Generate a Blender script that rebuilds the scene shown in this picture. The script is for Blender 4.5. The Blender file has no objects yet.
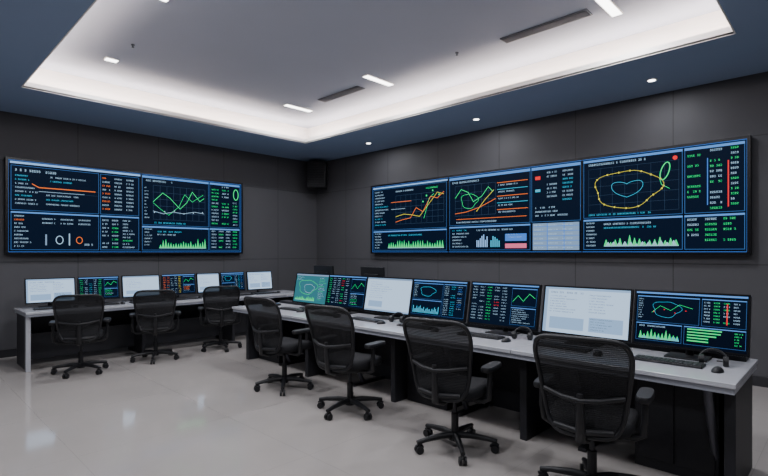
import bpy, math, random
from mathutils import Vector, Matrix
random.seed(7)
D = bpy.data
COL = bpy.context.scene.collection

# ------------------------------------------------------------------ materials
def mat(name, col, rough=0.5, metal=0.0, emit=None, es=1.0, spec=0.5):
    m = D.materials.new(name); m.use_nodes = True
    b = m.node_tree.nodes['Principled BSDF']
    b.inputs['Base Color'].default_value = (*col, 1)
    b.inputs['Roughness'].default_value = rough
    b.inputs['Metallic'].default_value = metal
    b.inputs['Specular IOR Level'].default_value = spec
    if emit:
        b.inputs['Emission Color'].default_value = (*emit, 1)
        b.inputs['Emission Strength'].default_value = es
    return m

def emi(name, col, s):
    return mat(name, (0.0, 0.0, 0.0), 0.4, 0, col, s, 0.03)

def noisy(m, scale=20, amt=0.1, rbase=None, ramt=0.1, bump=0.0):
    nt = m.node_tree; b = nt.nodes['Principled BSDF']
    tc = nt.nodes.new('ShaderNodeTexCoord'); n = nt.nodes.new('ShaderNodeTexNoise')
    n.inputs['Scale'].default_value = scale; n.inputs['Detail'].default_value = 4
    nt.links.new(tc.outputs['Object'], n.inputs['Vector'])
    c = b.inputs['Base Color'].default_value[:]
    r = nt.nodes.new('ShaderNodeMapRange')
    r.inputs['To Min'].default_value = 1 - amt; r.inputs['To Max'].default_value = 1 + amt
    nt.links.new(n.outputs['Fac'], r.inputs['Value'])
    v = nt.nodes.new('ShaderNodeVectorMath'); v.operation = 'SCALE'
    v.inputs[0].default_value = c[:3]
    nt.links.new(r.outputs[0], v.inputs['Scale']); nt.links.new(v.outputs[0], b.inputs['Base Color'])
    if rbase is not None:
        r2 = nt.nodes.new('ShaderNodeMapRange')
        r2.inputs['To Min'].default_value = rbase - ramt; r2.inputs['To Max'].default_value = rbase + ramt
        nt.links.new(n.outputs['Fac'], r2.inputs['Value']); nt.links.new(r2.outputs[0], b.inputs['Roughness'])
    if bump:
        bp = nt.nodes.new('ShaderNodeBump'); bp.inputs['Strength'].default_value = bump
        bp.inputs['Distance'].default_value = 0.002
        nt.links.new(n.outputs['Fac'], bp.inputs['Height']); nt.links.new(bp.outputs[0], b.inputs['Normal'])
    return m

def seamed(name, col, rough, axes, seam_w, seam_dark, var=0.05, nscale=3.0, rvar=0.05, spec=0.5):
    """base colour with grid of seams; axes = list of (axis_index, spacing, offset)"""
    m = mat(name, col, rough, spec=spec); nt = m.node_tree; b = nt.nodes['Principled BSDF']
    L = nt.links.new
    tc = nt.nodes.new('ShaderNodeTexCoord'); sp = nt.nodes.new('ShaderNodeSeparateXYZ')
    L(tc.outputs['Object'], sp.inputs[0])
    prev = None
    for ax, s, off in axes:
        a = nt.nodes.new('ShaderNodeMath'); a.operation = 'ADD'; a.inputs[1].default_value = off + 1000 * s
        L(sp.outputs[ax], a.inputs[0])
        mo = nt.nodes.new('ShaderNodeMath'); mo.operation = 'MODULO'; mo.inputs[1].default_value = s
        L(a.outputs[0], mo.inputs[0])
        lt = nt.nodes.new('ShaderNodeMath'); lt.operation = 'LESS_THAN'; lt.inputs[1].default_value = seam_w
        L(mo.outputs[0], lt.inputs[0])
        if prev is None: prev = lt
        else:
            mx = nt.nodes.new('ShaderNodeMath'); mx.operation = 'MAXIMUM'
            L(prev.outputs[0], mx.inputs[0]); L(lt.outputs[0], mx.inputs[1]); prev = mx
    n = nt.nodes.new('ShaderNodeTexNoise'); n.inputs['Scale'].default_value = nscale; n.inputs['Detail'].default_value = 5
    L(tc.outputs['Object'], n.inputs['Vector'])
    r = nt.nodes.new('ShaderNodeMapRange'); r.inputs['To Min'].default_value = 1 - var; r.inputs['To Max'].default_value = 1 + var
    L(n.outputs['Fac'], r.inputs['Value'])
    sm = nt.nodes.new('ShaderNodeMapRange'); sm.inputs['To Min'].default_value = 1; sm.inputs['To Max'].default_value = seam_dark
    L(prev.outputs[0], sm.inputs['Value'])
    mu = nt.nodes.new('ShaderNodeMath'); mu.operation = 'MULTIPLY'
    L(r.outputs[0], mu.inputs[0]); L(sm.outputs[0], mu.inputs[1])
    v = nt.nodes.new('ShaderNodeVectorMath'); v.operation = 'SCALE'; v.inputs[0].default_value = col
    L(mu.outputs[0], v.inputs['Scale']); L(v.outputs[0], b.inputs['Base Color'])
    r2 = nt.nodes.new('ShaderNodeMapRange'); r2.inputs['To Min'].default_value = rough - rvar; r2.inputs['To Max'].default_value = rough + rvar
    L(n.outputs['Fac'], r2.inputs['Value']); L(r2.outputs[0], b.inputs['Roughness'])
    bp = nt.nodes.new('ShaderNodeBump'); bp.inputs['Distance'].default_value = 0.004; bp.inputs['Strength'].default_value = 0.5; bp.invert = True
    L(prev.outputs[0], bp.inputs['Height']); L(bp.outputs[0], b.inputs['Normal'])
    return m

M_wallL = seamed('wall_panel_paint_left', (0.070, 0.069, 0.076), 0.6, [(1, 1.22, 0.3), (2, 1.45, 0.1)], 0.012, 0.5, spec=.3)
M_wallR = seamed('wall_panel_paint_right', (0.070, 0.069, 0.076), 0.6, [(0, 1.22, 0.4), (2, 1.45, 0.1)], 0.012, 0.5, spec=.3)
M_floor = seamed('polished_floor', (0.325, 0.30, 0.285), 0.085, [(0, 1.2, 0.5), (1, 1.2, 0.2)], 0.004, 0.86, 0.12, 1.2, 0.03, spec=1.0)
M_ceil = noisy(mat('ceiling_blue_spill', (0.235, 0.31, 0.46), 0.7), 2, 0.03)  # lower ceiling: blue light spilling from the displays is mixed into the base colour
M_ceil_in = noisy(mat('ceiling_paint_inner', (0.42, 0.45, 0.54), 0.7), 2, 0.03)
M_cove = mat('cove_white', (0.86, 0.82, 0.79), 0.6)
M_base = mat('baseboard_dark', (0.02, 0.02, 0.024), 0.4)
M_black = noisy(mat('black_plastic', (0.010, 0.010, 0.012), 0.45, spec=.35), 60, 0.1, 0.45, 0.05)
M_gloss = mat('satin_black', (0.005, 0.005, 0.007), 0.3, spec=.25)
M_fabric = noisy(mat('seat_fabric', (0.012, 0.012, 0.014), 0.85, spec=.2), 250, 0.3, None, 0, 0.4)
M_desk = noisy(mat('desk_laminate', (0.40, 0.405, 0.44), 0.18, spec=.8), 30, 0.03, 0.18, 0.04)
M_deskedge = mat('desk_edge', (0.26, 0.27, 0.31), 0.4)
M_cab = noisy(mat('cabinet_dark', (0.018, 0.018, 0.022), 0.5, spec=.3), 40, 0.08)
M_leg = mat('leg_grey_metal', (0.10, 0.10, 0.12), 0.4, 0.6)
M_metal = mat('dark_metal', (0.04, 0.04, 0.045), 0.35, 0.8)
M_key = mat('keycaps', (0.022, 0.022, 0.026), 0.5)
M_light = emi('light_diffuser', (1.0, 0.98, 0.95), 9)
M_vent = mat('vent_metal', (0.09, 0.10, 0.12), 0.5)

def mesh_back_mat():
    m = D.materials.new('chair_mesh_weave'); m.use_nodes = True
    nt = m.node_tree; b = nt.nodes['Principled BSDF']; L = nt.links.new
    b.inputs['Base Color'].default_value = (0.014, 0.014, 0.016, 1); b.inputs['Roughness'].default_value = 0.75
    b.inputs['Specular IOR Level'].default_value = 0.25
    out = nt.nodes['Material Output']
    tr = nt.nodes.new('ShaderNodeBsdfTransparent'); mx = nt.nodes.new('ShaderNodeMixShader')
    tc = nt.nodes.new('ShaderNodeTexCoord'); w = nt.nodes.new('ShaderNodeTexWave')
    w.bands_direction = 'Z'; w.inputs['Scale'].default_value = 28
    L(tc.outputs['Object'], w.inputs['Vector'])
    r = nt.nodes.new('ShaderNodeMapRange'); r.inputs['To Min'].default_value = 0.88; r.inputs['To Max'].default_value = 0.975
    L(w.outputs['Fac'], r.inputs['Value']); L(r.outputs[0], mx.inputs[0])
    L(tr.outputs[0], mx.inputs[1]); L(b.outputs[0], mx.inputs[2]); L(mx.outputs[0], out.inputs['Surface'])
    return m
M_mesh = mesh_back_mat()

P = dict(
    bg=emi('px_navy', (0.0022, 0.0050, 0.014), 1.0), bg2=emi('px_navy_panel', (0.0030, 0.0085, 0.025), 1.0),
    line=emi('px_border', (0.05, 0.17, 0.46), 1.0), hdr=emi('px_header', (0.12, 0.34, 0.85), 1.1),
    w=emi('px_white', (0.48, 0.74, 1.0), 1.05), g=emi('px_green', (0.02, 0.80, 0.22), 1.3),
    o=emi('px_orange', (1.0, 0.20, 0.03), 1.3), y=emi('px_yellow', (0.80, 0.70, 0.06), 1.3),
    r=emi('px_red', (0.95, 0.03, 0.03), 1.3), c=emi('px_cyan', (0.06, 0.50, 0.75), 1.2),
    b=emi('px_blue', (0.06, 0.22, 0.75), 1.2), lb=emi('px_lightblue', (0.30, 0.55, 1.0), 1.2),
    p=emi('px_pink', (0.85, 0.16, 0.30), 1.2), doc=emi('px_document', (0.52, 0.72, 0.98), 1.25),
    doc2=emi('px_window', (0.34, 0.54, 0.84), 1.05), ink=emi('px_ink', (0.06, 0.11, 0.20), 1.0),
    dim=emi('px_dim', (0.05, 0.10, 0.19), 1.0), teal=emi('px_teal', (0.04, 0.20, 0.25), 1.0),
    gry=emi('px_grey', (0.26, 0.40, 0.62), 1.0))

# ------------------------------------------------------------------ mesh builder
class MB:
    def __init__(s, xf=None):
        s.v = []; s.f = []; s.mi = []; s.mats = []; s.sm = []; s.xf = xf or Matrix.Identity(4)
    def mid(s, m):
        if m not in s.mats: s.mats.append(m)
        return s.mats.index(m)
    def add(s, vs, fs, m, smooth=False, xf=None):
        o = len(s.v); X = s.xf @ xf if xf is not None else s.xf
        for p in vs: s.v.append(tuple(X @ Vector(p)))
        k = s.mid(m)
        for f in fs:
            s.f.append([o + i for i in f]); s.mi.append(k); s.sm.append(smooth)
    def box(s, lo, hi, m, xf=None, bev=0.0):
        x0, y0, z0 = lo; x1, y1, z1 = hi
        if bev <= 0:
            vs = [(x0,y0,z0),(x1,y0,z0),(x1,y1,z0),(x0,y1,z0),(x0,y0,z1),(x1,y0,z1),(x1,y1,z1),(x0,y1,z1)]
            s.add(vs, [(0,3,2,1),(4,5,6,7),(0,1,5,4),(1,2,6,5),(2,3,7,6),(3,0,4,7)], m, False, xf); return
        import bmesh
        bm = bmesh.new(); bmesh.ops.create_cube(bm, size=1)
        for v in bm.verts:
            v.co = Vector(((x0+x1)/2+v.co.x*(x1-x0), (y0+y1)/2+v.co.y*(y1-y0), (z0+z1)/2+v.co.z*(z1-z0)))
        bmesh.ops.bevel(bm, geom=bm.edges[:]+bm.verts[:], offset=bev, segments=2, profile=0.5, affect='EDGES')
        bm.verts.index_update()
        s.add([v.co[:] for v in bm.verts], [[v.index for v in f.verts] for f in bm.faces], m, False, xf); bm.free()
    def cyl(s, a, b, r0, m, r1=None, n=16, xf=None, caps=True):
        r1 = r0 if r1 is None else r1
        a = Vector(a); b = Vector(b); d = (b-a).normalized()
        t = Vector((1,0,0)) if abs(d.x) < .9 else Vector((0,1,0))
        u = d.cross(t).normalized(); w = d.cross(u)
        vs = []
        for c, r in ((a, r0), (b, r1)):
            for i in range(n):
                th = 2*math.pi*i/n; vs.append(tuple(c + u*math.cos(th)*r + w*math.sin(th)*r))
        s.add(vs, [(i, (i+1) % n, n+(i+1) % n, n+i) for i in range(n)], m, True, xf)
        if caps:
            s.add(vs, [tuple(range(n))[::-1], tuple(range(n, 2*n))], m, False, xf)
    def tube(s, pts, r, m, n=8, closed=False, xf=None, flat=1.0):
        pts = [Vector(p) for p in pts]; N = len(pts); rings = []
        rr = r if isinstance(r, (list, tuple)) else [r]*N
        up = None
        for i, p in enumerate(pts):
            if closed: d = (pts[(i+1) % N]-pts[i-1]).normalized()
            else: d = (pts[min(i+1, N-1)]-pts[max(i-1, 0)]).normalized()
            if up is None:
                up = Vector((0,1,0)) if abs(d.y) < .9 else Vector((0,0,1))
            u = (up - d*up.dot(d)).normalized(); up = u; w = d.cross(u)
            rings.append([tuple(p + u*math.cos(2*math.pi*k/n)*rr[i]*flat + w*math.sin(2*math.pi*k/n)*rr[i]) for k in range(n)])
        vs = [v for q in rings for v in q]; fs = []
        for i in range(N if closed else N-1):
            j = (i+1) % N
            for k in range(n): fs.append((i*n+k, i*n+(k+1) % n, j*n+(k+1) % n, j*n+k))
        s.add(vs, fs, m, True, xf)
        if not closed: s.add(vs, [tuple(range(n))[::-1], tuple(range((N-1)*n, N*n))], m, False, xf)
    def obj(s, name, parent=None, loc=None, rot=None):
        me = D.meshes.new(name); me.from_pydata(s.v, [], s.f)
        for m in s.mats: me.materials.append(m)
        me.polygons.foreach_set('material_index', s.mi); me.polygons.foreach_set('use_smooth', s.sm)
        me.update()
        o = D.objects.new(name, me); COL.objects.link(o)
        if parent: o.parent = parent
        if loc: o.location = loc
        if rot: o.rotation_euler = rot
        return o

def empty(name, loc, rz=0):
    e = D.objects.new(name, None); e.empty_display_size = 0.2; COL.objects.link(e)
    e.location = loc; e.rotation_euler = (0, 0, rz); return e

# ------------------------------------------------------------------ screen canvas (u right, v up, n towards viewer = -Y local)
TS = .70
class CV(MB):
    def rect(s, u0, v0, u1, v1, m, l=1):
        y = -0.0007*l
        s.add([(u0,y,v0),(u1,y,v0),(u1,y,v1),(u0,y,v1)], [(0,1,2,3)], P[m])
    def frame(s, u0, v0, u1, v1, w, m='line', l=2):
        s.rect(u0,v0,u1,v0+w,m,l); s.rect(u0,v1-w,u1,v1,m,l); s.rect(u0,v0+w,u0+w,v1-w,m,l); s.rect(u1-w,v0+w,u1,v1-w,m,l)
    def line(s, pts, w, m, l=4, closed=False):
        y = -0.0007*l; n = len(pts); w = w*.72
        for i in range(n if closed else n-1):
            a = Vector(pts[i]); b = Vector(pts[(i+1) % n]); d = b-a
            if d.length < 1e-6: continue
            d.normalize(); q = Vector((-d.y, d.x))*w/2; a = a-d*w*.3; b = b+d*w*.3
            s.add([(a.x-q.x,y,a.y-q.y),(b.x-q.x,y,b.y-q.y),(b.x+q.x,y,b.y+q.y),(a.x+q.x,y,a.y+q.y)], [(0,1,2,3)], P[m])
    def dot(s, u, v, r, m, l=5, n=10):
        y = -0.0007*l
        s.add([(u+r*math.cos(6.2832*i/n), y, v+r*math.sin(6.2832*i/n)) for i in range(n)], [tuple(range(n))], P[m])
    def text(s, u, v, h, n, m, l=3):
        c = h/5; x = u
        for k in range(n):
            if k and random.random() < .15: x += c*4; continue
            for row in range(5):
                pat = random.choice([(0,3),(0,1),(2,3),(0,3),(0,2),(1,3)])
                if row in (0, 4): pat = (0, 2.6)
                s.rect(x+pat[0]*c, v+row*c, x+pat[1]*c, v+(row+.62)*c, m, l)
            x += c*4
        return x-u
    def block(s, u0, v0, u1, v1, h, cols='w', gap=1.7, fill=.9, l=3):
        g = h*gap; h *= TS
        v = v1-h
        while v > v0:
            n = int((u1-u0)/(h*.8)*random.uniform(fill*.5, fill))
            if n > 0: s.text(u0, v, h, n, random.choice(cols), l)
            v -= g
    def table(s, u0, v0, u1, v1, h, nc, cols, gap=1.7):
        g = h*gap; h *= TS
        cw = (u1-u0)/nc
        for i in range(nc):
            cm = cols[i % len(cols)]
            v = v1-h
            while v > v0:
                n = max(1, int(cw*.72/(h*.8)))
                if random.random() < .9: s.text(u0+i*cw, v, h, n, random.choice(cm))
                v -= g
    def spikes(s, u0, v0, u1, v1, n, m='g'):
        y = -0.0007*4; w = (u1-u0)/n
        for i in range(n):
            hh = (v1-v0)*random.uniform(.35, 1)
            a = u0+i*w
            s.add([(a,y,v0),(a+w*1.0,y,v0),(a+w*.55,y,v0+hh),(a+w*.45,y,v0+hh)], [(0,1,2,3)], P[m])
        s.rect(u0,v0-.006*(u1-u0),u1,v0,'w',4)
    def bars(s, u0, v0, u1, v1, n, m='g'):
        w = (u1-u0)/n
        for i in range(n): s.rect(u0+i*w, v0, u0+i*w+w*.6, v0+(v1-v0)*random.uniform(.25, 1), m, 4)
    def grid(s, u0, v0, u1, v1, nx, ny, w, m='dim'):
        for i in range(nx+1): x = u0+(u1-u0)*i/nx; s.rect(x-w/2,v0,x+w/2,v1,m,2)
        for i in range(ny+1): x = v0+(v1-v0)*i/ny; s.rect(u0,x-w/2,u1,x+w/2,m,2)
    def panel(s, u0, v0, u1, v1, hdr=.035, w=.006):
        s.rect(u0,v0,u1,v1,'bg2',1); s.frame(u0,v0,u1,v1,w,'line',2)
        if hdr: s.rect(u0,v1-hdr,u1,v1,'hdr',3)

def blob(cu, cv, a, b, n=48, k=(.10,3,.6,.06,5,1.3), rot=0):
    pts = []
    for i in range(n):
        t = 2*math.pi*i/n
        r = 1+k[0]*math.sin(k[1]*t+k[2])+k[3]*math.sin(k[4]*t+k[5])
        x, y = a*r*math.cos(t), b*r*math.sin(t)
        pts.append((cu+x*math.cos(rot)-y*math.sin(rot), cv+x*math.sin(rot)+y*math.cos(rot)))
    return pts

# ------------------------------------------------------------------ room shell
XL, XR, YB, YF, ZC, ZU = -8.7, 2.4, -2.6, 6.83, 3.5, 3.86
OX0, OX1, OY0, OY1 = -7.25, -0.79, 1.20, 5.43      # opening of ceiling tray
t = 0.15
def simple(name, lo, hi, m):
    b = MB(); b.box(lo, hi, m); return b.obj(name)
simple('floor', (XL-t, YB-t, -0.15), (XR+t, YF+t, 0), M_floor)
simple('wall_left', (XL-t, YB-t, 0), (XL, YF+t, 4.1), M_wallL)
simple('wall_back', (XL, YF, 0), (XR, YF+t, 4.1), M_wallR)
simple('wall_right', (XR, YB-t, 0), (XR+t, YF+t, 4.1), M_wallL)
simple('wall_front', (XL, YB-t, 0), (XR, YB, 4.1), M_wallR)
simple('baseboard_left', (XL, YB, 0), (XL+.015, YF, .11), M_base)
simple('baseboard_back', (XL+.015, YF-.015, 0), (XR, YF, .11), M_base)
c = MB(); S = 0.26
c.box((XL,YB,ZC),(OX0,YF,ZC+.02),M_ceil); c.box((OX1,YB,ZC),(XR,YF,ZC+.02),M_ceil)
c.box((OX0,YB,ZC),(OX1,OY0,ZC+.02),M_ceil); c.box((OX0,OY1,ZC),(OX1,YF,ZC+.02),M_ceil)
# lips
LH = .075
c.box((OX0-.012,OY0-.012,ZC-.004),(OX0,OY1+.012,ZC+LH),M_cove); c.box((OX1,OY0-.012,ZC-.004),(OX1+.012,OY1+.012,ZC+LH),M_cove)
c.box((OX0,OY0-.012,ZC-.004),(OX1,OY0,ZC+LH),M_cove); c.box((OX0,OY1,ZC-.004),(OX1,OY1+.012,ZC+LH),M_cove)
# risers
c.box((OX0-S-.03,OY0-S,ZC+.02),(OX0-S,OY1+S,ZU),M_cove); c.box((OX1+S,OY0-S,ZC+.02),(OX1+S+.03,OY1+S,ZU),M_cove)
c.box((OX0-S,OY0-S-.03,ZC+.02),(OX1+S,OY0-S,ZU),M_cove); c.box((OX0-S,OY1+S,ZC+.02),(OX1+S,OY1+S+.03,ZU),M_cove)
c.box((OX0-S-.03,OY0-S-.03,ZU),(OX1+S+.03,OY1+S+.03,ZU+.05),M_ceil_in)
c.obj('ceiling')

def area(name, loc, rot, sx, sy, e, col=(1,1,1), parent=None, shape='RECTANGLE'):
    l = D.lights.new(name, 'AREA'); l.shape = shape; l.size = sx; l.size_y = sy; l.energy = e; l.color = col
    o = D.objects.new(name, l); COL.objects.link(o); o.location = loc; o.rotation_euler = rot
    if parent: o.parent = parent
    return o
CW = (1.0, 0.83, 0.72)
LX = OX1-OX0; LY = OY1-OY0; zc = ZC+.035
U = math.pi
cv = empty('cove_light_strip', (0,0,0))
pw = 11.0
area('led_back', ((OX0+OX1)/2, OY1+.10, zc), (U,0,0), LX, .05, pw*LX, CW, cv)
area('led_front', ((OX0+OX1)/2, OY0-.10, zc), (U,0,0), LX, .05, pw*LX, CW, cv)
area('led_left', (OX0-.10, (OY0+OY1)/2, zc), (U,0,0), .05, LY, pw*LY, CW, cv)
area('led_right', (OX1+.10, (OY0+OY1)/2, zc), (U,0,0), .05, LY, pw*LY, CW, cv)

# linear ceiling fixtures on upper ceiling, running along Y
KW = (0.93, 0.95, 1.0)
for x, y, ln in [(-6.53,4.75,.50),(-4.69,4.75,.50),(-1.69,4.85,.45),(-6.54,1.97,.13),(-4.60,1.80,.13),(-1.69,1.9,.50),(-3.2,1.9,.50)]:
    b = MB()
    b.box((-.055,-ln/2-.01,-.012),(.055,ln/2+.01,0),M_cove)
    b.box((-.045,-ln/2,-.016),(.045,ln/2,-.012),M_light)
    o = b.obj('linear_ceiling_light', loc=(x,y,ZU-.001))
    area('lamp', (0,0,-.03), (0,0,0), .09, ln, 44, KW, o)
for x, y in [(-6.4,6.22),(-4.08,6.22),(-1.69,6.22),(.6,6.22),(.6,2.5),(.6,-.6),(-3,-.9),(-6.5,-.9)]:
    b = MB()
    b.cyl((0,0,-.01),(0,0,0),.055,M_cove,n=24); b.cyl((0,0,-.012),(0,0,-.01),.04,M_light,n=24)
    o = b.obj('recessed_downlight', loc=(x,y,ZC-.001))
    big = y < 3
    area('lamp', (0,0,-.02), (0,0,0), .08, .08, 36 if big else 12, KW, o, 'DISK')
for x, y, ln in [(-5.52,4.78,.9),(-2.34,4.83,.95)]:
    b = MB(); b.box((-ln/2,-.075,-.012),(ln/2,.075,0),M_vent)
    b.box((-ln/2+.015,-.06,-.0125),(ln/2-.015,.06,-.012),M_black)
    for k in range(6): b.box((-ln/2+.015,-.05+k*.02-.004,-.018),(ln/2-.015,-.05+k*.02+.004,-.012),M_vent)
    b.obj('air_vent', loc=(x,y,ZU-.001))
for x, y in [(-3.38,4.74),(-5.9,2.0)]:
    b = MB(); b.cyl((0,0,-.01),(0,0,0),.02,M_vent); b.cyl((0,0,-.03),(0,0,-.01),.008,M_vent); b.cyl((0,0,-.034),(0,0,-.03),.015,M_vent)
    b.obj('fire_sprinkler', loc=(x,y,ZU-.001))

# ------------------------------------------------------------------ video walls
def video_wall(loc, rz, W, H, splits, painter):
    e = empty('large_display_screen', loc, rz)
    b = MB(); fr = .032
    b.box((-fr,0,-fr),(W+fr,.098,H+fr),M_black)
    b.box((-fr,-.025,-fr),(W+fr,0,0),M_gloss); b.box((-fr,-.025,H),(W+fr,0,H+fr),M_gloss)
    b.box((-fr,-.025,0),(0,0,H),M_gloss); b.box((W,-.025,0),(W+fr,0,H),M_gloss)
    for s_ in splits: b.box((s_-.006,-.008,0),(s_+.006,0,H),M_gloss)
    b.obj('housing', e)
    cvs = CV(); cvs.rect(0,0,W,H,'bg',0.5); painter(cvs, W, H)
    cvs.frame(0,0,W,H,.005,'b',3)
    cvs.obj('display', e)
    return e

def paint_left(s, W, H):
    h = .030
    s.rect(.02,H-.045,1.77,H-.015,'lb',3)
    s.panel(.03,.60,1.15,H-.07,0)
    s.text(.08,H-.15,.035,18,'w'); s.block(.08,.66,.40,H-.2,h,'wwwc',1.9)
    s.rect(.36,.938,1.10,.950,'o',4); s.line([(.36,.945),(.28,.99)],.014,'o'); s.rect(.36,.885,.95,.890,'w',4)
    s.block(.45,.66,1.05,.85,h,'wcw',2.2)
    s.block(.5,1.0,1.05,1.12,h,'cw',2.0)
    s.panel(1.17,.60,1.75,H-.07,0)
    s.table(1.20,.64,1.73,H-.12,.034,3,['ow','www','w'],1.8)
    s.panel(.03,.03,1.15,.58,.02)
    s.block(.07,.07,.32,.53,h,'wwo',1.8); s.table(.40,.36,1.1,.5,h,3,['wo','ww','w'],2)
    s.line(blob(.62,.18,.045,.06,16,(0,1,0,0,1,0)),.014,'w',closed=True); s.line(blob(.88,.18,.04,.05,16,(0,1,0,0,1,0)),.012,'o',closed=True)
    s.rect(.44,.10,.46,.26,'gry',4); s.rect(.74,.10,.755,.28,'w',4); s.text(.95,.1,.03,5,'w')
    s.panel(1.17,.03,1.75,.58,.02)
    s.table(1.20,.06,1.48,.52,.034,2,['w','wg'],1.8); s.block(1.5,.06,1.72,.52,h,'wgww',1.8)
    s.panel(1.80,.46,2.97,H-.02,.035)
    s.text(1.86,H-.11,.028,20,'w')
    s.grid(1.98,.56,2.90,1.14,8,5,.003)
    s.line([(1.98,.86),(2.14,1.02),(2.26,.94),(2.44,.76),(2.56,.88),(2.66,1.08),(2.80,.92),(2.88,.98)],.013,'g')
    s.line([(1.98,.84),(2.10,.74),(2.24,.64),(2.42,.80),(2.52,1.02),(2.66,.90),(2.86,1.04)],.009,'g')
    s.line([(1.98,.70),(2.15,.66),(2.32,.70),(2.5,.68),(2.7,.72),(2.88,.70)],.009,'w')
    for a in range(6): s.dot(2.0+.17*a,.68+.02*(a % 3),.010,'w')
    s.text(2.0,.49,.026,26,'c'); s.block(1.84,.55,1.93,1.1,.028,'w',2)
    s.panel(1.80,.03,2.97,.44,.025)
    s.block(1.84,.07,2.02,.40,.028,'w',1.9); s.text(2.05,.34,.024,22,'c'); s.text(2.05,.29,.022,18,'w')
    s.spikes(2.08,.07,2.92,.24,19,'g')
    s.panel(2.99,.46,3.60,H-.02,.035)
    s.table(3.03,.50,3.44,1.24,.036,2,['gw','ggw'],1.75)
    s.table(3.46,.50,3.60,.95,.034,1,['gw'],1.75)
    s.line(blob(3.52,1.10,.05,.10,16,(0,1,0,0,1,0)),.022,'g',closed=True)
    s.panel(2.99,.03,3.60,.44,.025)
    s.table(3.03,.06,3.60,.40,.034,4,['w','gw','w','g'],1.75)
    for d in (.30,.36): s.rect(.03,H-.07-d,1.15,H-.068-d,'dim',2)

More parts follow.
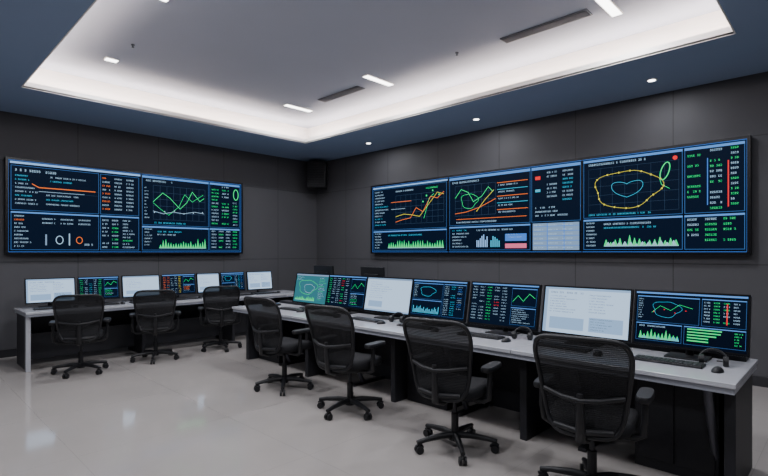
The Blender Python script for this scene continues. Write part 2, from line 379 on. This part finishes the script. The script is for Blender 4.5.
def paint_right(s, W, H):
    h = .030
    s.rect(.02,H-.045,1.82,H-.02,'lb',3)
    s.panel(.03,.42,1.80,H-.06,0)
    s.block(.07,.48,.50,H-.10,.032,'wwwc',1.8)
    s.grid(.62,.52,1.74,1.05,9,5,.003)
    s.line([(.62,.56),(.80,.60),(.98,.62),(1.12,.80),(1.28,.72),(1.45,.98),(1.60,.94),(1.74,1.04)],.012,'o')
    s.line([(.62,.66),(.82,.70),(1.0,.68),(1.2,.64),(1.4,.84),(1.6,1.04),(1.74,1.0)],.010,'y')
    s.line([(1.3,.60),(1.42,.95),(1.52,1.02)],.012,'g')
    for a,b_ in [(1.28,.9),(1.36,1.0),(1.5,1.08),(1.64,1.0)]: s.dot(a,b_,.016,'g')
    s.text(.62,1.12,.026,22,'w'); s.text(1.35,1.12,.028,13,'g'); s.rect(.5,.93,1.0,.938,'o',4); s.rect(.5,.80,.85,.806,'w',4)
    s.panel(.03,.03,1.80,.40,.022)
    s.block(.07,.06,.32,.36,h,'w',1.8); s.text(.42,.30,.026,40,'c')
    s.spikes(.42,.08,1.74,.22,24,'g')
    s.panel(1.86,.44,3.34,H-.02,.04)
    s.text(1.92,H-.12,.030,22,'w'); s.grid(1.98,.60,2.75,1.10,6,4,.003)
    s.line([(1.98,.90),(2.10,1.04),(2.24,.98),(2.34,.82),(2.50,.90),(2.62,1.04),(2.70,.96)],.013,'g')
    s.line(blob(2.26,.84,.16,.12,24),.009,'g',closed=True)
    s.line([(1.98,.64),(2.2,.66),(2.45,.72),(2.75,.84)],.012,'o'); s.line([(2.4,.66),(2.56,.84),(2.72,.98)],.011,'y')
    for k in range(5):
        v = 1.08-k*.105
        s.rect(2.78,v,3.30,v+.008,'o' if k % 2 == 0 else 'c',4); s.text(2.8,v-.045,.022,int(random.uniform(10,22)),'w')
    s.rect(2.0,.54,3.28,.547,'o',4); s.text(2.0,.48,.024,40,'w')
    s.panel(1.86,.03,3.34,.42,.022)
    s.block(1.92,.07,2.30,.37,h,'wwc',1.8); s.bars(2.40,.08,2.62,.30,7,'lb'); s.bars(2.66,.08,2.84,.27,5,'c')
    s.text(2.4,.34,.024,34,'w'); s.rect(2.92,.06,3.28,.13,'p',4); s.rect(2.92,.17,3.28,.28,'b',3); s.block(2.94,.18,3.26,.28,.026,'w',1.6)
    s.panel(3.36,.44,4.09,H-.02,.04)
    s.rect(3.42,1.06,3.50,1.11,'r',4); s.rect(3.42,.88,3.50,.92,'c',4)
    s.table(3.60,.70,4.07,H-.10,.034,2,['w','wc'],1.7); s.block(3.42,.48,4.05,.66,.034,'w',1.7)
    s.rect(3.38,.03,4.07,.42,'gry',2)
    for k in range(5): s.rect(3.38,.09+k*.07,4.07,.097+k*.07,'b',3)
    s.rect(3.60,.03,3.612,.42,'b',3); s.rect(3.85,.03,3.862,.42,'b',3)
    s.table(3.40,.05,4.05,.40,.026,3,['w','w','w'],2.5)
    s.panel(4.13,.46,5.32,H-.02,.03)
    s.text(4.2,H-.10,.028,32,'w'); s.grid(4.20,.52,5.28,1.12,7,5,.002)
    ring = blob(4.68,.82,.40,.24,52,(.07,3,.6,.05,5,1.3))
    s.line(ring,.0065,'y',closed=True)
    for q in ring[::3]: s.dot(q[0],q[1],.011,'y')
    inner = [(4.69+.012*16*math.sin(a+.10*math.sin(2*a))**3, .83+.0085*(12*math.cos(a)-4*math.cos(2*a)-2*math.cos(3*a))) for a in [2*math.pi*i/40 for i in range(40)]]
    s.line(inner,.008,'c',closed=True)
    s.line(blob(5.13,1.0,.045,.11,20,(0,1,0,0,1,0),-.3),.018,'g',closed=True); s.line([(5.07,.92),(5.09,.84),(5.18,.78)],.009,'g')
    s.dot(5.24,1.15,.026,'r',5,16)
    s.text(4.2,.49,.022,44,'c')
    s.panel(4.13,.03,5.32,.44,.022)
    s.block(4.17,.07,4.34,.40,.028,'w',1.8); s.spikes(4.40,.08,5.28,.22,15,'g'); s.spikes(4.42,.08,5.26,.15,12,'w')
    s.text(4.4,.36,.024,30,'w'); s.text(4.4,.31,.022,36,'c')
    s.panel(5.34,.46,5.93,H-.02,.03)
    s.table(5.37,.50,5.57,1.16,.036,1,['wg'],1.7); s.table(5.60,.50,5.77,1.20,.036,1,['ggww'],1.7); s.table(5.80,.50,5.92,1.20,.034,1,['gw'],1.7)
    s.rect(5.77,.52,5.782,1.05,'r',4); s.rect(5.57,.55,5.58,1.1,'b',4)
    s.panel(5.34,.03,5.93,.44,.022)
    s.table(5.37,.07,5.91,.40,.036,3,['gw','gw','g'],1.7)

video_wall((XL+.10, 1.26, 1.50), math.radians(90), 3.63, 1.31, [1.785], paint_left)
video_wall((-6.81, YF-.10, 1.50), 0, 5.95, 1.265, [1.84, 4.11], paint_right)

# ------------------------------------------------------------------ speaker
b = MB()
b.box((-.20,-.17,-.28),(.20,.17,.28),M_black,bev=.015)
b.box((-.185,-.180,-.265),(.185,-.168,.265),M_fabric,bev=.004)
for k in range(10): b.box((-.18,-.183,-.25+k*.052),(.18,-.179,-.246+k*.052),M_black)
b.box((-.05,.16,-.08),(.05,.20,.08),M_metal)
b.obj('loudspeaker', loc=(-8.33, 6.55, 3.15), rot=(0,0,math.radians(44)))

# ------------------------------------------------------------------ desks
def main_desk():
    X0, X1, Y0, Y1, Z = -6.15, -.48, 3.36, 4.26, .75
    e = empty('control_desk', (0,0,0))
    b = MB(); n = 4; w = (X1-X0)/n
    for i in range(n):
        a = X0+i*w+.002; c_ = X0+(i+1)*w-.002
        b.box((a,Y0,Z-.03),(c_,Y1,Z),M_desk,bev=.004)
    b.box((X0+.01,Y0+.012,Z-.065),(X1-.01,Y1-.01,Z-.031),M_deskedge)
    b.obj('desktop', e)
    b = MB()
    b.box((X0+.05,Y1-.16,Z),(X1-.05,Y1-.02,Z+.035),M_cab,bev=.004)       # rear equipment rail
    b.box((X0+.08,Y1-.10,.0),(X1-.06,Y1-.06,Z-.065),M_cab)               # modesty panel
    for x in [X1-.06, X0+w, X0+2*w, X0+3*w, X0+.06]:
        b.box((x-.03,Y0+.20,.0),(x+.03,Y1-.04,Z-.065),M_cab,bev=.005)
    for x in [X1-.09-.55, X0+2*w+.05, X0+.10]:                            # cabinets
        b.box((x,Y0+.36,.0),(x+.5,Y1-.11,Z-.065),M_cab,bev=.004)
        b.box((x+.02,Y0+.345,.07),(x+.245,Y0+.36,Z-.09),M_cab,bev=.003); b.box((x+.255,Y0+.345,.07),(x+.48,Y0+.36,Z-.09),M_cab,bev=.003)
    b.obj('carcass', e)
    b = MB()
    for x in [X1-.16, X0+w*.5, X0+w*1.5, X0+w*2.5, X0+w*3.3]:
        b.tube([(x,Y0+.12,Z-.07),(x,Y0+.46,.03)],.028,M_leg,6)
        b.box((x-.03,Y0+.30,0),(x+.03,Y1-.11,.03),M_metal,bev=.004)
    b.obj('legs', e)
main_desk()
def left_desk():
    X0, X1, Y0, Y1, Z = -8.12, -7.35, 1.25, 5.55, .75
    e = empty('computer_desk', (0,0,0)); b = MB(); n = 3; w = (Y1-Y0)/n
    for i in range(n): b.box((X0,Y0+i*w+.002,Z-.03),(X1,Y0+(i+1)*w-.002,Z),M_desk,bev=.004)
    b.box((X0+.01,Y0+.01,Z-.06),(X1-.012,Y1-.01,Z-.031),M_deskedge); b.obj('desktop', e)
    b = MB()
    b.box((X0+.03,Y0+.05,.05),(X0+.07,Y1-.05,Z-.06),M_cab)
    b.box((X0+.07,Y0+.07,.08),(X0+.30,Y1-.05,.42),M_cab,bev=.004)
    for y in [Y0+w, Y0+2*w, Y1-.05]: b.box((X0+.05,y-.02,0),(X1-.12,y+.02,Z-.06),M_cab,bev=.004)
    b.box((X0+.02,Y0+.03,0),(X1-.14,Y0+.06,Z-.06),M_cab,bev=.004)
    b.box((X1-.14,Y0+.015,0),(X1-.07,Y0+.065,Z-.06),M_desk,bev=.004)
    b.obj('carcass', e)
left_desk()
def rear_desk():
    e = empty('rear_desk', (0,0,0)); b = MB(); X0,X1,Y0,Y1,Z=-7.2,-4.6,5.0,5.75,.75
    b.box((X0,Y0,Z-.03),(X1,Y1,Z),M_desk,bev=.004); b.box((X0+.04,Y0+.05,.04),(X1-.04,Y0+.08,Z-.03),M_cab)
    for x in (X0+.03,(X0+X1)/2,X1-.07): b.box((x,Y0+.05,0),(x+.04,Y1-.08,Z-.03),M_cab)
    b.obj('desktop', e)
rear_desk()

# ------------------------------------------------------------------ monitors
def scr_map(s,W,H):
    s.rect(0,0,W,H,'teal',1); s.rect(0,H-.02,W,H,'gry',2)
    s.line(blob(W*.4,H*.55,W*.28,H*.25),.006,'g',closed=True); s.line(blob(W*.45,H*.5,W*.15,H*.15),.005,'w',closed=True)
    s.block(W*.74,.03,W*.98,H-.04,.012,'wg',1.8); s.spikes(.03,.03,W*.66,.09,14,'g'); s.block(.02,H*.75,W*.3,H-.04,.01,'w',1.8)
def scr_doc(s,W,H):
    s.rect(0,0,W,H,'doc',1); s.rect(0,H-.018,W,H,'doc2',2); s.rect(0,0,W*.04,H,'doc2',2)
    s.text(W*.07,H-.05,.016,22,'ink'); s.block(W*.07,H*.40,W*.50,H-.07,.012,['ink'],1.8,.9); s.block(W*.55,H*.45,W*.93,H-.05,.012,['ink'],1.9,.8)
    s.rect(W*.08,H*.08,W*.50,H*.34,'doc2',2); s.rect(W*.56,H*.08,W*.94,H*.38,'doc2',2)
    s.block(W*.58,H*.1,W*.92,H*.36,.011,['ink'],1.9,.8)
def scr_doc2(s,W,H):
    s.rect(0,0,W,H,'doc',1); s.rect(0,H-.018,W,H,'gry',2); s.block(W*.08,H*.35,W*.75,H-.045,.012,['ink','gry'],2.1,.8); s.rect(0,0,W,.018,'doc2',2)
    s.rect(W*.08,H*.12,W*.4,H*.3,'doc2',2)
def scr_table(cols):
    def f(s,W,H):
        s.rect(0,0,W,H,'bg2',1); s.rect(0,H-.012,W,H,'hdr',2)
        s.table(.015,.02,W*.60,H-.03,.013,5,cols,2.1); s.panel(W*.63,H*.5,W*.98,H-.03,.006,.002); s.line([(W*.65,H*.6),(W*.72,H*.75),(W*.8,H*.62),(W*.88,H*.8),(W*.96,H*.7)],.005,'g')
        s.panel(W*.63,.02,W*.98,H*.46,.006,.002); s.block(W*.65,.03,W*.96,H*.42,.011,cols[0]+'w',1.7)
    return f
def scr_charts(s,W,H):
    s.rect(0,0,W,H,'bg2',1); s.rect(0,H-.012,W,H,'hdr',2)
    s.panel(.01,H*.48,W*.58,H-.03,.006,.002); s.line(blob(W*.3,H*.70,W*.14,H*.13),.005,'c',closed=True); s.block(.02,H*.52,W*.13,H-.05,.010,'w',1.7)
    s.panel(.01,.02,W*.58,H*.45,.006,.002); s.bars(.03,.035,W*.55,H*.30,22,'c')
    s.panel(W*.6,.02,W*.99,H-.03,.006,.002); s.table(W*.62,.03,W*.97,H-.05,.012,3,['w','c','bw'],1.8)
def scr_ops(s,W,H):
    s.rect(0,0,W,H,'bg',1); s.rect(0,H-.012,W,H,'hdr',2)
    s.panel(.01,H*.42,W*.60,H-.03,.006,.002)
    s.line(blob(W*.30,H*.68,W*.13,H*.15),.003,'c',closed=True); s.line([(W*.16,H*.6),(W*.24,H*.74),(W*.34,H*.66),(W*.42,H*.78),(W*.54,H*.72)],.0035,'g')
    for k in range(4): s.dot(W*(.18+.1*k),H*(.62+.05*(k%2)),.004,'r')
    s.block(.02,H*.46,W*.1,H-.05,.010,'w',1.7)
    s.panel(.01,.02,W*.45,H*.39,.006,.002); s.spikes(.03,.035,W*.43,H*.28,11,'g'); s.spikes(.03,.035,W*.43,H*.17,15,'c'); s.text(.03,H*.32,.010,22,'w')
    s.panel(W*.47,.02,W*.99,H*.39,.006,.002)
    s.panel(W*.62,H*.42,W*.99,H-.03,.006,.002)
    s.table(W*.64,H*.44,W*.97,H-.05,.013,4,['w','g','gw','w'],1.7); s.rect(W*.83,H*.47,W*.84,H*.85,'r',4)
    for k in range(5): s.rect(W*.5,.045+k*.02,W*.5+W*random.uniform(.15,.40),.054+k*.02,'g',4)
    s.block(W*.9,.03,W*.98,H*.34,.012,'g',1.6)

def monitor(loc, rz, W, H, painter, tilt=10, stand=True):
    e = empty('computer_monitor', loc, rz)
    xf = Matrix.Translation((0,0,H/2+.055)) @ Matrix.Rotation(math.radians(-tilt),4,'X')
    b = MB(xf); w, h = W/2, H/2; fr = .014
    b.box((-w,-.006,-h),(w,.022,h),M_black,bev=.003)
    b.box((-w,-.014,-h),(w,-.006,-h+fr+.004),M_gloss); b.box((-w,-.014,h-fr),(w,-.006,h),M_gloss)
    b.box((-w,-.014,-h+fr+.004),(-w+fr,-.006,h-fr),M_gloss); b.box((w-fr,-.014,-h+fr+.004),(w,-.006,h-fr),M_gloss)
    b.box((-w*.6,.02,-h*.6),(w*.6,.05,h*.55),M_black,bev=.012)
    b.obj('panel_housing', e)
    s = CV(xf @ Matrix.Translation((-w+fr,-.0075,-h+fr+.004)))
    iw, ih = W-2*fr, H-2*fr-.004
    painter(s, iw, ih); s.obj('screen', e)
    b = MB()
    b.box((-.13,-.10,0),(.13,.085,.012),M_black,bev=.004)
    b.tube([(0,.045,.01),(0,.06,.12),(0,.05,H*.5+.05)],[.026,.022,.026],M_black,10)
    b.obj('stand', e)
    return e

ydk = 3.99
DZ = .751
rm = [(-5.20,scr_map),(-4.50,scr_table(['g','w','w','gr','w'])),(-3.79,scr_doc2),(-3.08,scr_charts),(-2.33,scr_table(['w','w','g','wwr','w'])),(-1.58,scr_doc),(-.85,scr_ops)]
for x, f in rm:
    monitor((x, ydk, DZ), 0, .715, .41, f, 11)
lm = [(1.62,.58,scr_doc),(2.21,.54,scr_table(['g','w','c','w','g'])),(2.79,.55,scr_doc2),(3.37,.55,scr_table(['o','ow','w','w','y'])),(3.87,.40,scr_doc2),(4.32,.46,scr_charts),(4.86,.52,scr_doc)]
for y, w, f in lm: monitor((-7.88, y, DZ), math.radians(90), w, .34, f, 8)
for x in (-6.60,-5.40): monitor((x, 5.35, DZ), math.radians(180), .50, .46, scr_charts, 5)

# ------------------------------------------------------------------ keyboards, mice, phones
def keyboard(loc, rz):
    b = MB(); b.box((-.21,-.065,0),(.21,.065,.014),M_black,bev=.004)
    for r in range(5):
        for k in range(15): b.box((-.20+k*.027,-.057+r*.023,.014),(-.20+k*.027+.022,-.057+r*.023+.018,.020),M_key)
    b.obj('keyboard', loc=loc, rot=(0,0,rz))
def mouse(loc, rz):
    vs=[]; fs=[]; n=12; m=5
    for j in range(m+1):
        ph=j/m*math.pi/2
        for i in range(n):
            th=2*math.pi*i/n; vs.append((.032*math.cos(th)*math.cos(ph),.055*math.sin(th)*math.cos(ph),.034*math.sin(ph)))
    for j in range(m):
        for i in range(n): fs.append((j*n+i,j*n+(i+1)%n,(j+1)*n+(i+1)%n,(j+1)*n+i))
    b=MB(); b.add(vs,fs,M_black,True); b.add(vs[:n],[tuple(range(n))[::-1]],M_black); b.obj('computer_mouse',loc=loc,rot=(0,0,rz))
def headset(loc, rz):
    b=MB(); pts=[(.078*math.cos(a),0,.035+.075*math.sin(a)) for a in [math.pi*i/14 for i in range(15)]]
    xf=Matrix.Translation((0,0,.0)) @ Matrix.Rotation(math.radians(-28),4,'X')
    b.tube(pts,.008,M_black,8,xf=xf)
    for sx in (-1,1): b.cyl((sx*.052,0,.033),(sx*.082,0,.033),.033,M_black,n=16)
    b.tube([(.075,.02,.03),(.06,.05,.02),(.02,.06,.02)],.004,M_black,6)
    b.obj('headset',loc=loc,rot=(0,0,rz))
def phone(loc, rz):
    b=MB(); b.box((-.09,-.10,0),(.09,.10,.03),M_black,bev=.008); b.box((-.085,-.09,.03),(-.04,.09,.055),M_gloss,bev=.01)
    b.box((-.02,.03,.030),(.075,.08,.034),P['dim'])
    for r in range(4):
        for k in range(3): b.box((-.015+k*.03,-.08+r*.025,.03),(.005+k*.03,-.065+r*.025,.036),M_key)
    b.obj('desk_phone',loc=loc,rot=(0,0,rz))
for i,(x,f) in enumerate(rm):
    keyboard((x-.06,3.71,DZ),math.radians(random.uniform(-3,3)))
    mouse((x+.235,3.64,DZ),math.radians(random.uniform(-12,12)))
for x in (-.95,-2.33,-3.79): headset((x+.28,3.83,DZ),.2)
phone((-5.85,3.80,DZ),.1)
for y,w,f in lm:
    if w > .45: keyboard((-7.62,y-.03,DZ),math.radians(90)); mouse((-7.62,y+.235,DZ),math.radians(90))

# ------------------------------------------------------------------ office chair
def superell(w, d, n, e=4.0):
    out=[]
    for i in range(n):
        a=2*math.pi*i/n; ca,sa=math.cos(a),math.sin(a)
        out.append((w*math.copysign(abs(ca)**(2/e),ca), d*math.copysign(abs(sa)**(2/e),sa)))
    return out
def chair_meshes():
    parts={}
    b=MB()
    b.cyl((0,0,.065),(0,0,.125),.045,M_black,.036,20)
    for k in range(5):
        R=Matrix.Rotation(math.radians(72*k+18),4,'Z')
        b.tube([(.02,0,.105),(.12,0,.108),(.24,0,.096),(.315,0,.083)],[.027,.025,.020,.017],M_black,8,xf=R)
        b.cyl((.305,0,.055),(.305,0,.09),.011,M_metal,xf=R,n=10)
        for sy in (-1,1): b.cyl((.300,sy*.007,.029),(.300,sy*.027,.029),.029,M_black,xf=R,n=18)
        b.tube([(.268,0,.04),(.280,0,.060),(.305,0,.067),(.327,0,.054)],.011,M_black,6,xf=R)
    b.cyl((0,0,.12),(0,0,.27),.028,M_black,.028,16); b.cyl((0,0,.27),(0,0,.41),.016,M_metal,n=12)
    b.box((-.09,-.13,.385),(.09,.10,.43),M_black,bev=.012)
    b.tube([(.08,.02,.405),(.20,.02,.40),(.25,.02,.395)],.007,M_black,6)
    parts['base']=b
    b=MB(); n=40
    rings=[(.80,.420),(.94,.427),(1.0,.450),(1.0,.485),(.95,.508),(.80,.516),(.45,.512),(.0,.509)]
    vs=[];fs=[]
    for sc,z in rings:
        for (x,y) in superell(.250*max(sc,.001),.240*max(sc,.001),n):
            dz=-.025*max(0,(y-.14)/.10)**2 if y>.14 else 0
            dz+=.012*(x/.245)**2
            vs.append((x,y+.02,z+dz))
    for j in range(len(rings)-1):
        for i in range(n): fs.append((j*n+i,j*n+(i+1)%n,(j+1)*n+(i+1)%n,(j+1)*n+i))
    b.add(vs,fs,M_fabric,True); b.add(vs[:n],[tuple(range(n))[::-1]],M_black); parts['seat']=b
    b=MB()
    ZB,ZT=.445,1.02
    def bp(u,v):
        hw=.190+.074*min(1,v*1.25)**.8
        z=ZB+(ZT-ZB)*v
        y=-.235-.085*v+.040*math.sin(v*math.pi)-.03*v*v
        y-= .045*(1-u*u)
        return Vector((hw*u,y,z))
    def ol(a,n2=6.0):
        ca,sa=math.cos(a),math.sin(a)
        return (math.copysign(abs(ca)**(2/n2),ca), .5+.5*math.copysign(abs(sa)**(2/n2),sa))
    N=64; rim=[ol(2*math.pi*(i+.5)/N) for i in range(N)]
    vs=[];fs=[]; K=7
    for j in range(K+1):
        f=1-j/K*.999
        for (u,v) in rim: vs.append(tuple(bp(u*f,.5+(v-.5)*f)))
    for j in range(K):
        for i in range(N): fs.append((j*N+i,j*N+(i+1)%N,(j+1)*N+(i+1)%N,(j+1)*N+i))
    b.add(vs,fs,M_mesh,True); parts['back_mesh']=b
    b=MB(); b.tube([tuple(bp(u,v)) for u,v in rim],.0145,M_black,8,closed=True)
    b.tube([(0,-.08,.405),(0,-.22,.40),(0,-.315,.43),(0,-.325,.56),(0,-.335,.70)],[.032,.032,.03,.026,.018],M_black,8,flat=.6)
    b.tube([tuple(bp(-.93,.42)+Vector((0,-.012,0))),(-.10,-.325,.67),(0,-.338,.66),(.10,-.325,.67),tuple(bp(.93,.42)+Vector((0,-.012,0)))],.014,M_black,8)
    b.tube([tuple(bp(-.8,.06)),(0,-.318,.48),tuple(bp(.8,.06))],.018,M_black,8)
    parts['back_frame']=b
    b=MB()
    for sx in (-1,1):
        b.tube([(sx*.10,-.02,.405),(sx*.24,-.02,.405),(sx*.285,-.025,.43),(sx*.295,-.04,.52),(sx*.295,-.03,.645)],[.022,.022,.022,.020,.018],M_black,8)
        o=superell(.045,.135,24,3.5); vs=[];fs=[]
        for sc,z in [(.85,.640),(1,.648),(1,.666),(.88,.676)]:
            for x,y in o: vs.append((sx*.293+x*sc,.0+y*(1-(1-sc)*.3),z))
        for j in range(3):
            for i in range(24): fs.append((j*24+i,j*24+(i+1)%24,(j+1)*24+(i+1)%24,(j+1)*24+i))
        b.add(vs,fs,M_black,True); b.add(vs,[tuple(range(24))[::-1],tuple(range(72,96))],M_black)
    parts['armrests']=b
    return parts
_parts=chair_meshes(); _me={}
def chair(x,y,rz,dz=0,sc=1.0,spin=0):
    e=empty('office_chair',(x,y,0),math.radians(rz)); e.scale=(sc,sc,sc)
    for k,b in _parts.items():
        if k not in _me:
            o=b.obj(k,e); _me[k]=o.data
        else:
            o=D.objects.new(k,_me[k]); COL.objects.link(o); o.parent=e
        if k=='base': o.rotation_euler=(0,0,math.radians(spin))
    return e
chair(-4.52,3.10,6,spin=10); chair(-3.42,3.08,9,spin=35); chair(-2.20,3.06,10,spin=0); chair(-1.17,3.07,10,spin=20)
chair(-6.92,1.74,90-18,sc=.97,spin=8); chair(-7.00,2.67,90-22,sc=.97,spin=30); chair(-7.05,3.66,90-24,sc=.97,spin=50)

# ------------------------------------------------------------------ world + camera
w = D.worlds.new('world'); w.use_nodes = True; bpy.context.scene.world = w
w.node_tree.nodes['Background'].inputs[0].default_value = (.1,.14,.25,1); w.node_tree.nodes['Background'].inputs[1].default_value = .3
cam = D.cameras.new('camera'); co = D.objects.new('camera', cam); COL.objects.link(co)
co.location = (0,0,1.5); co.rotation_euler = (math.radians(90),0,math.radians(44))
cam.sensor_width = 36; cam.lens = 36*487/768; cam.shift_y = 14/768; cam.clip_start = .05
bpy.context.scene.camera = co
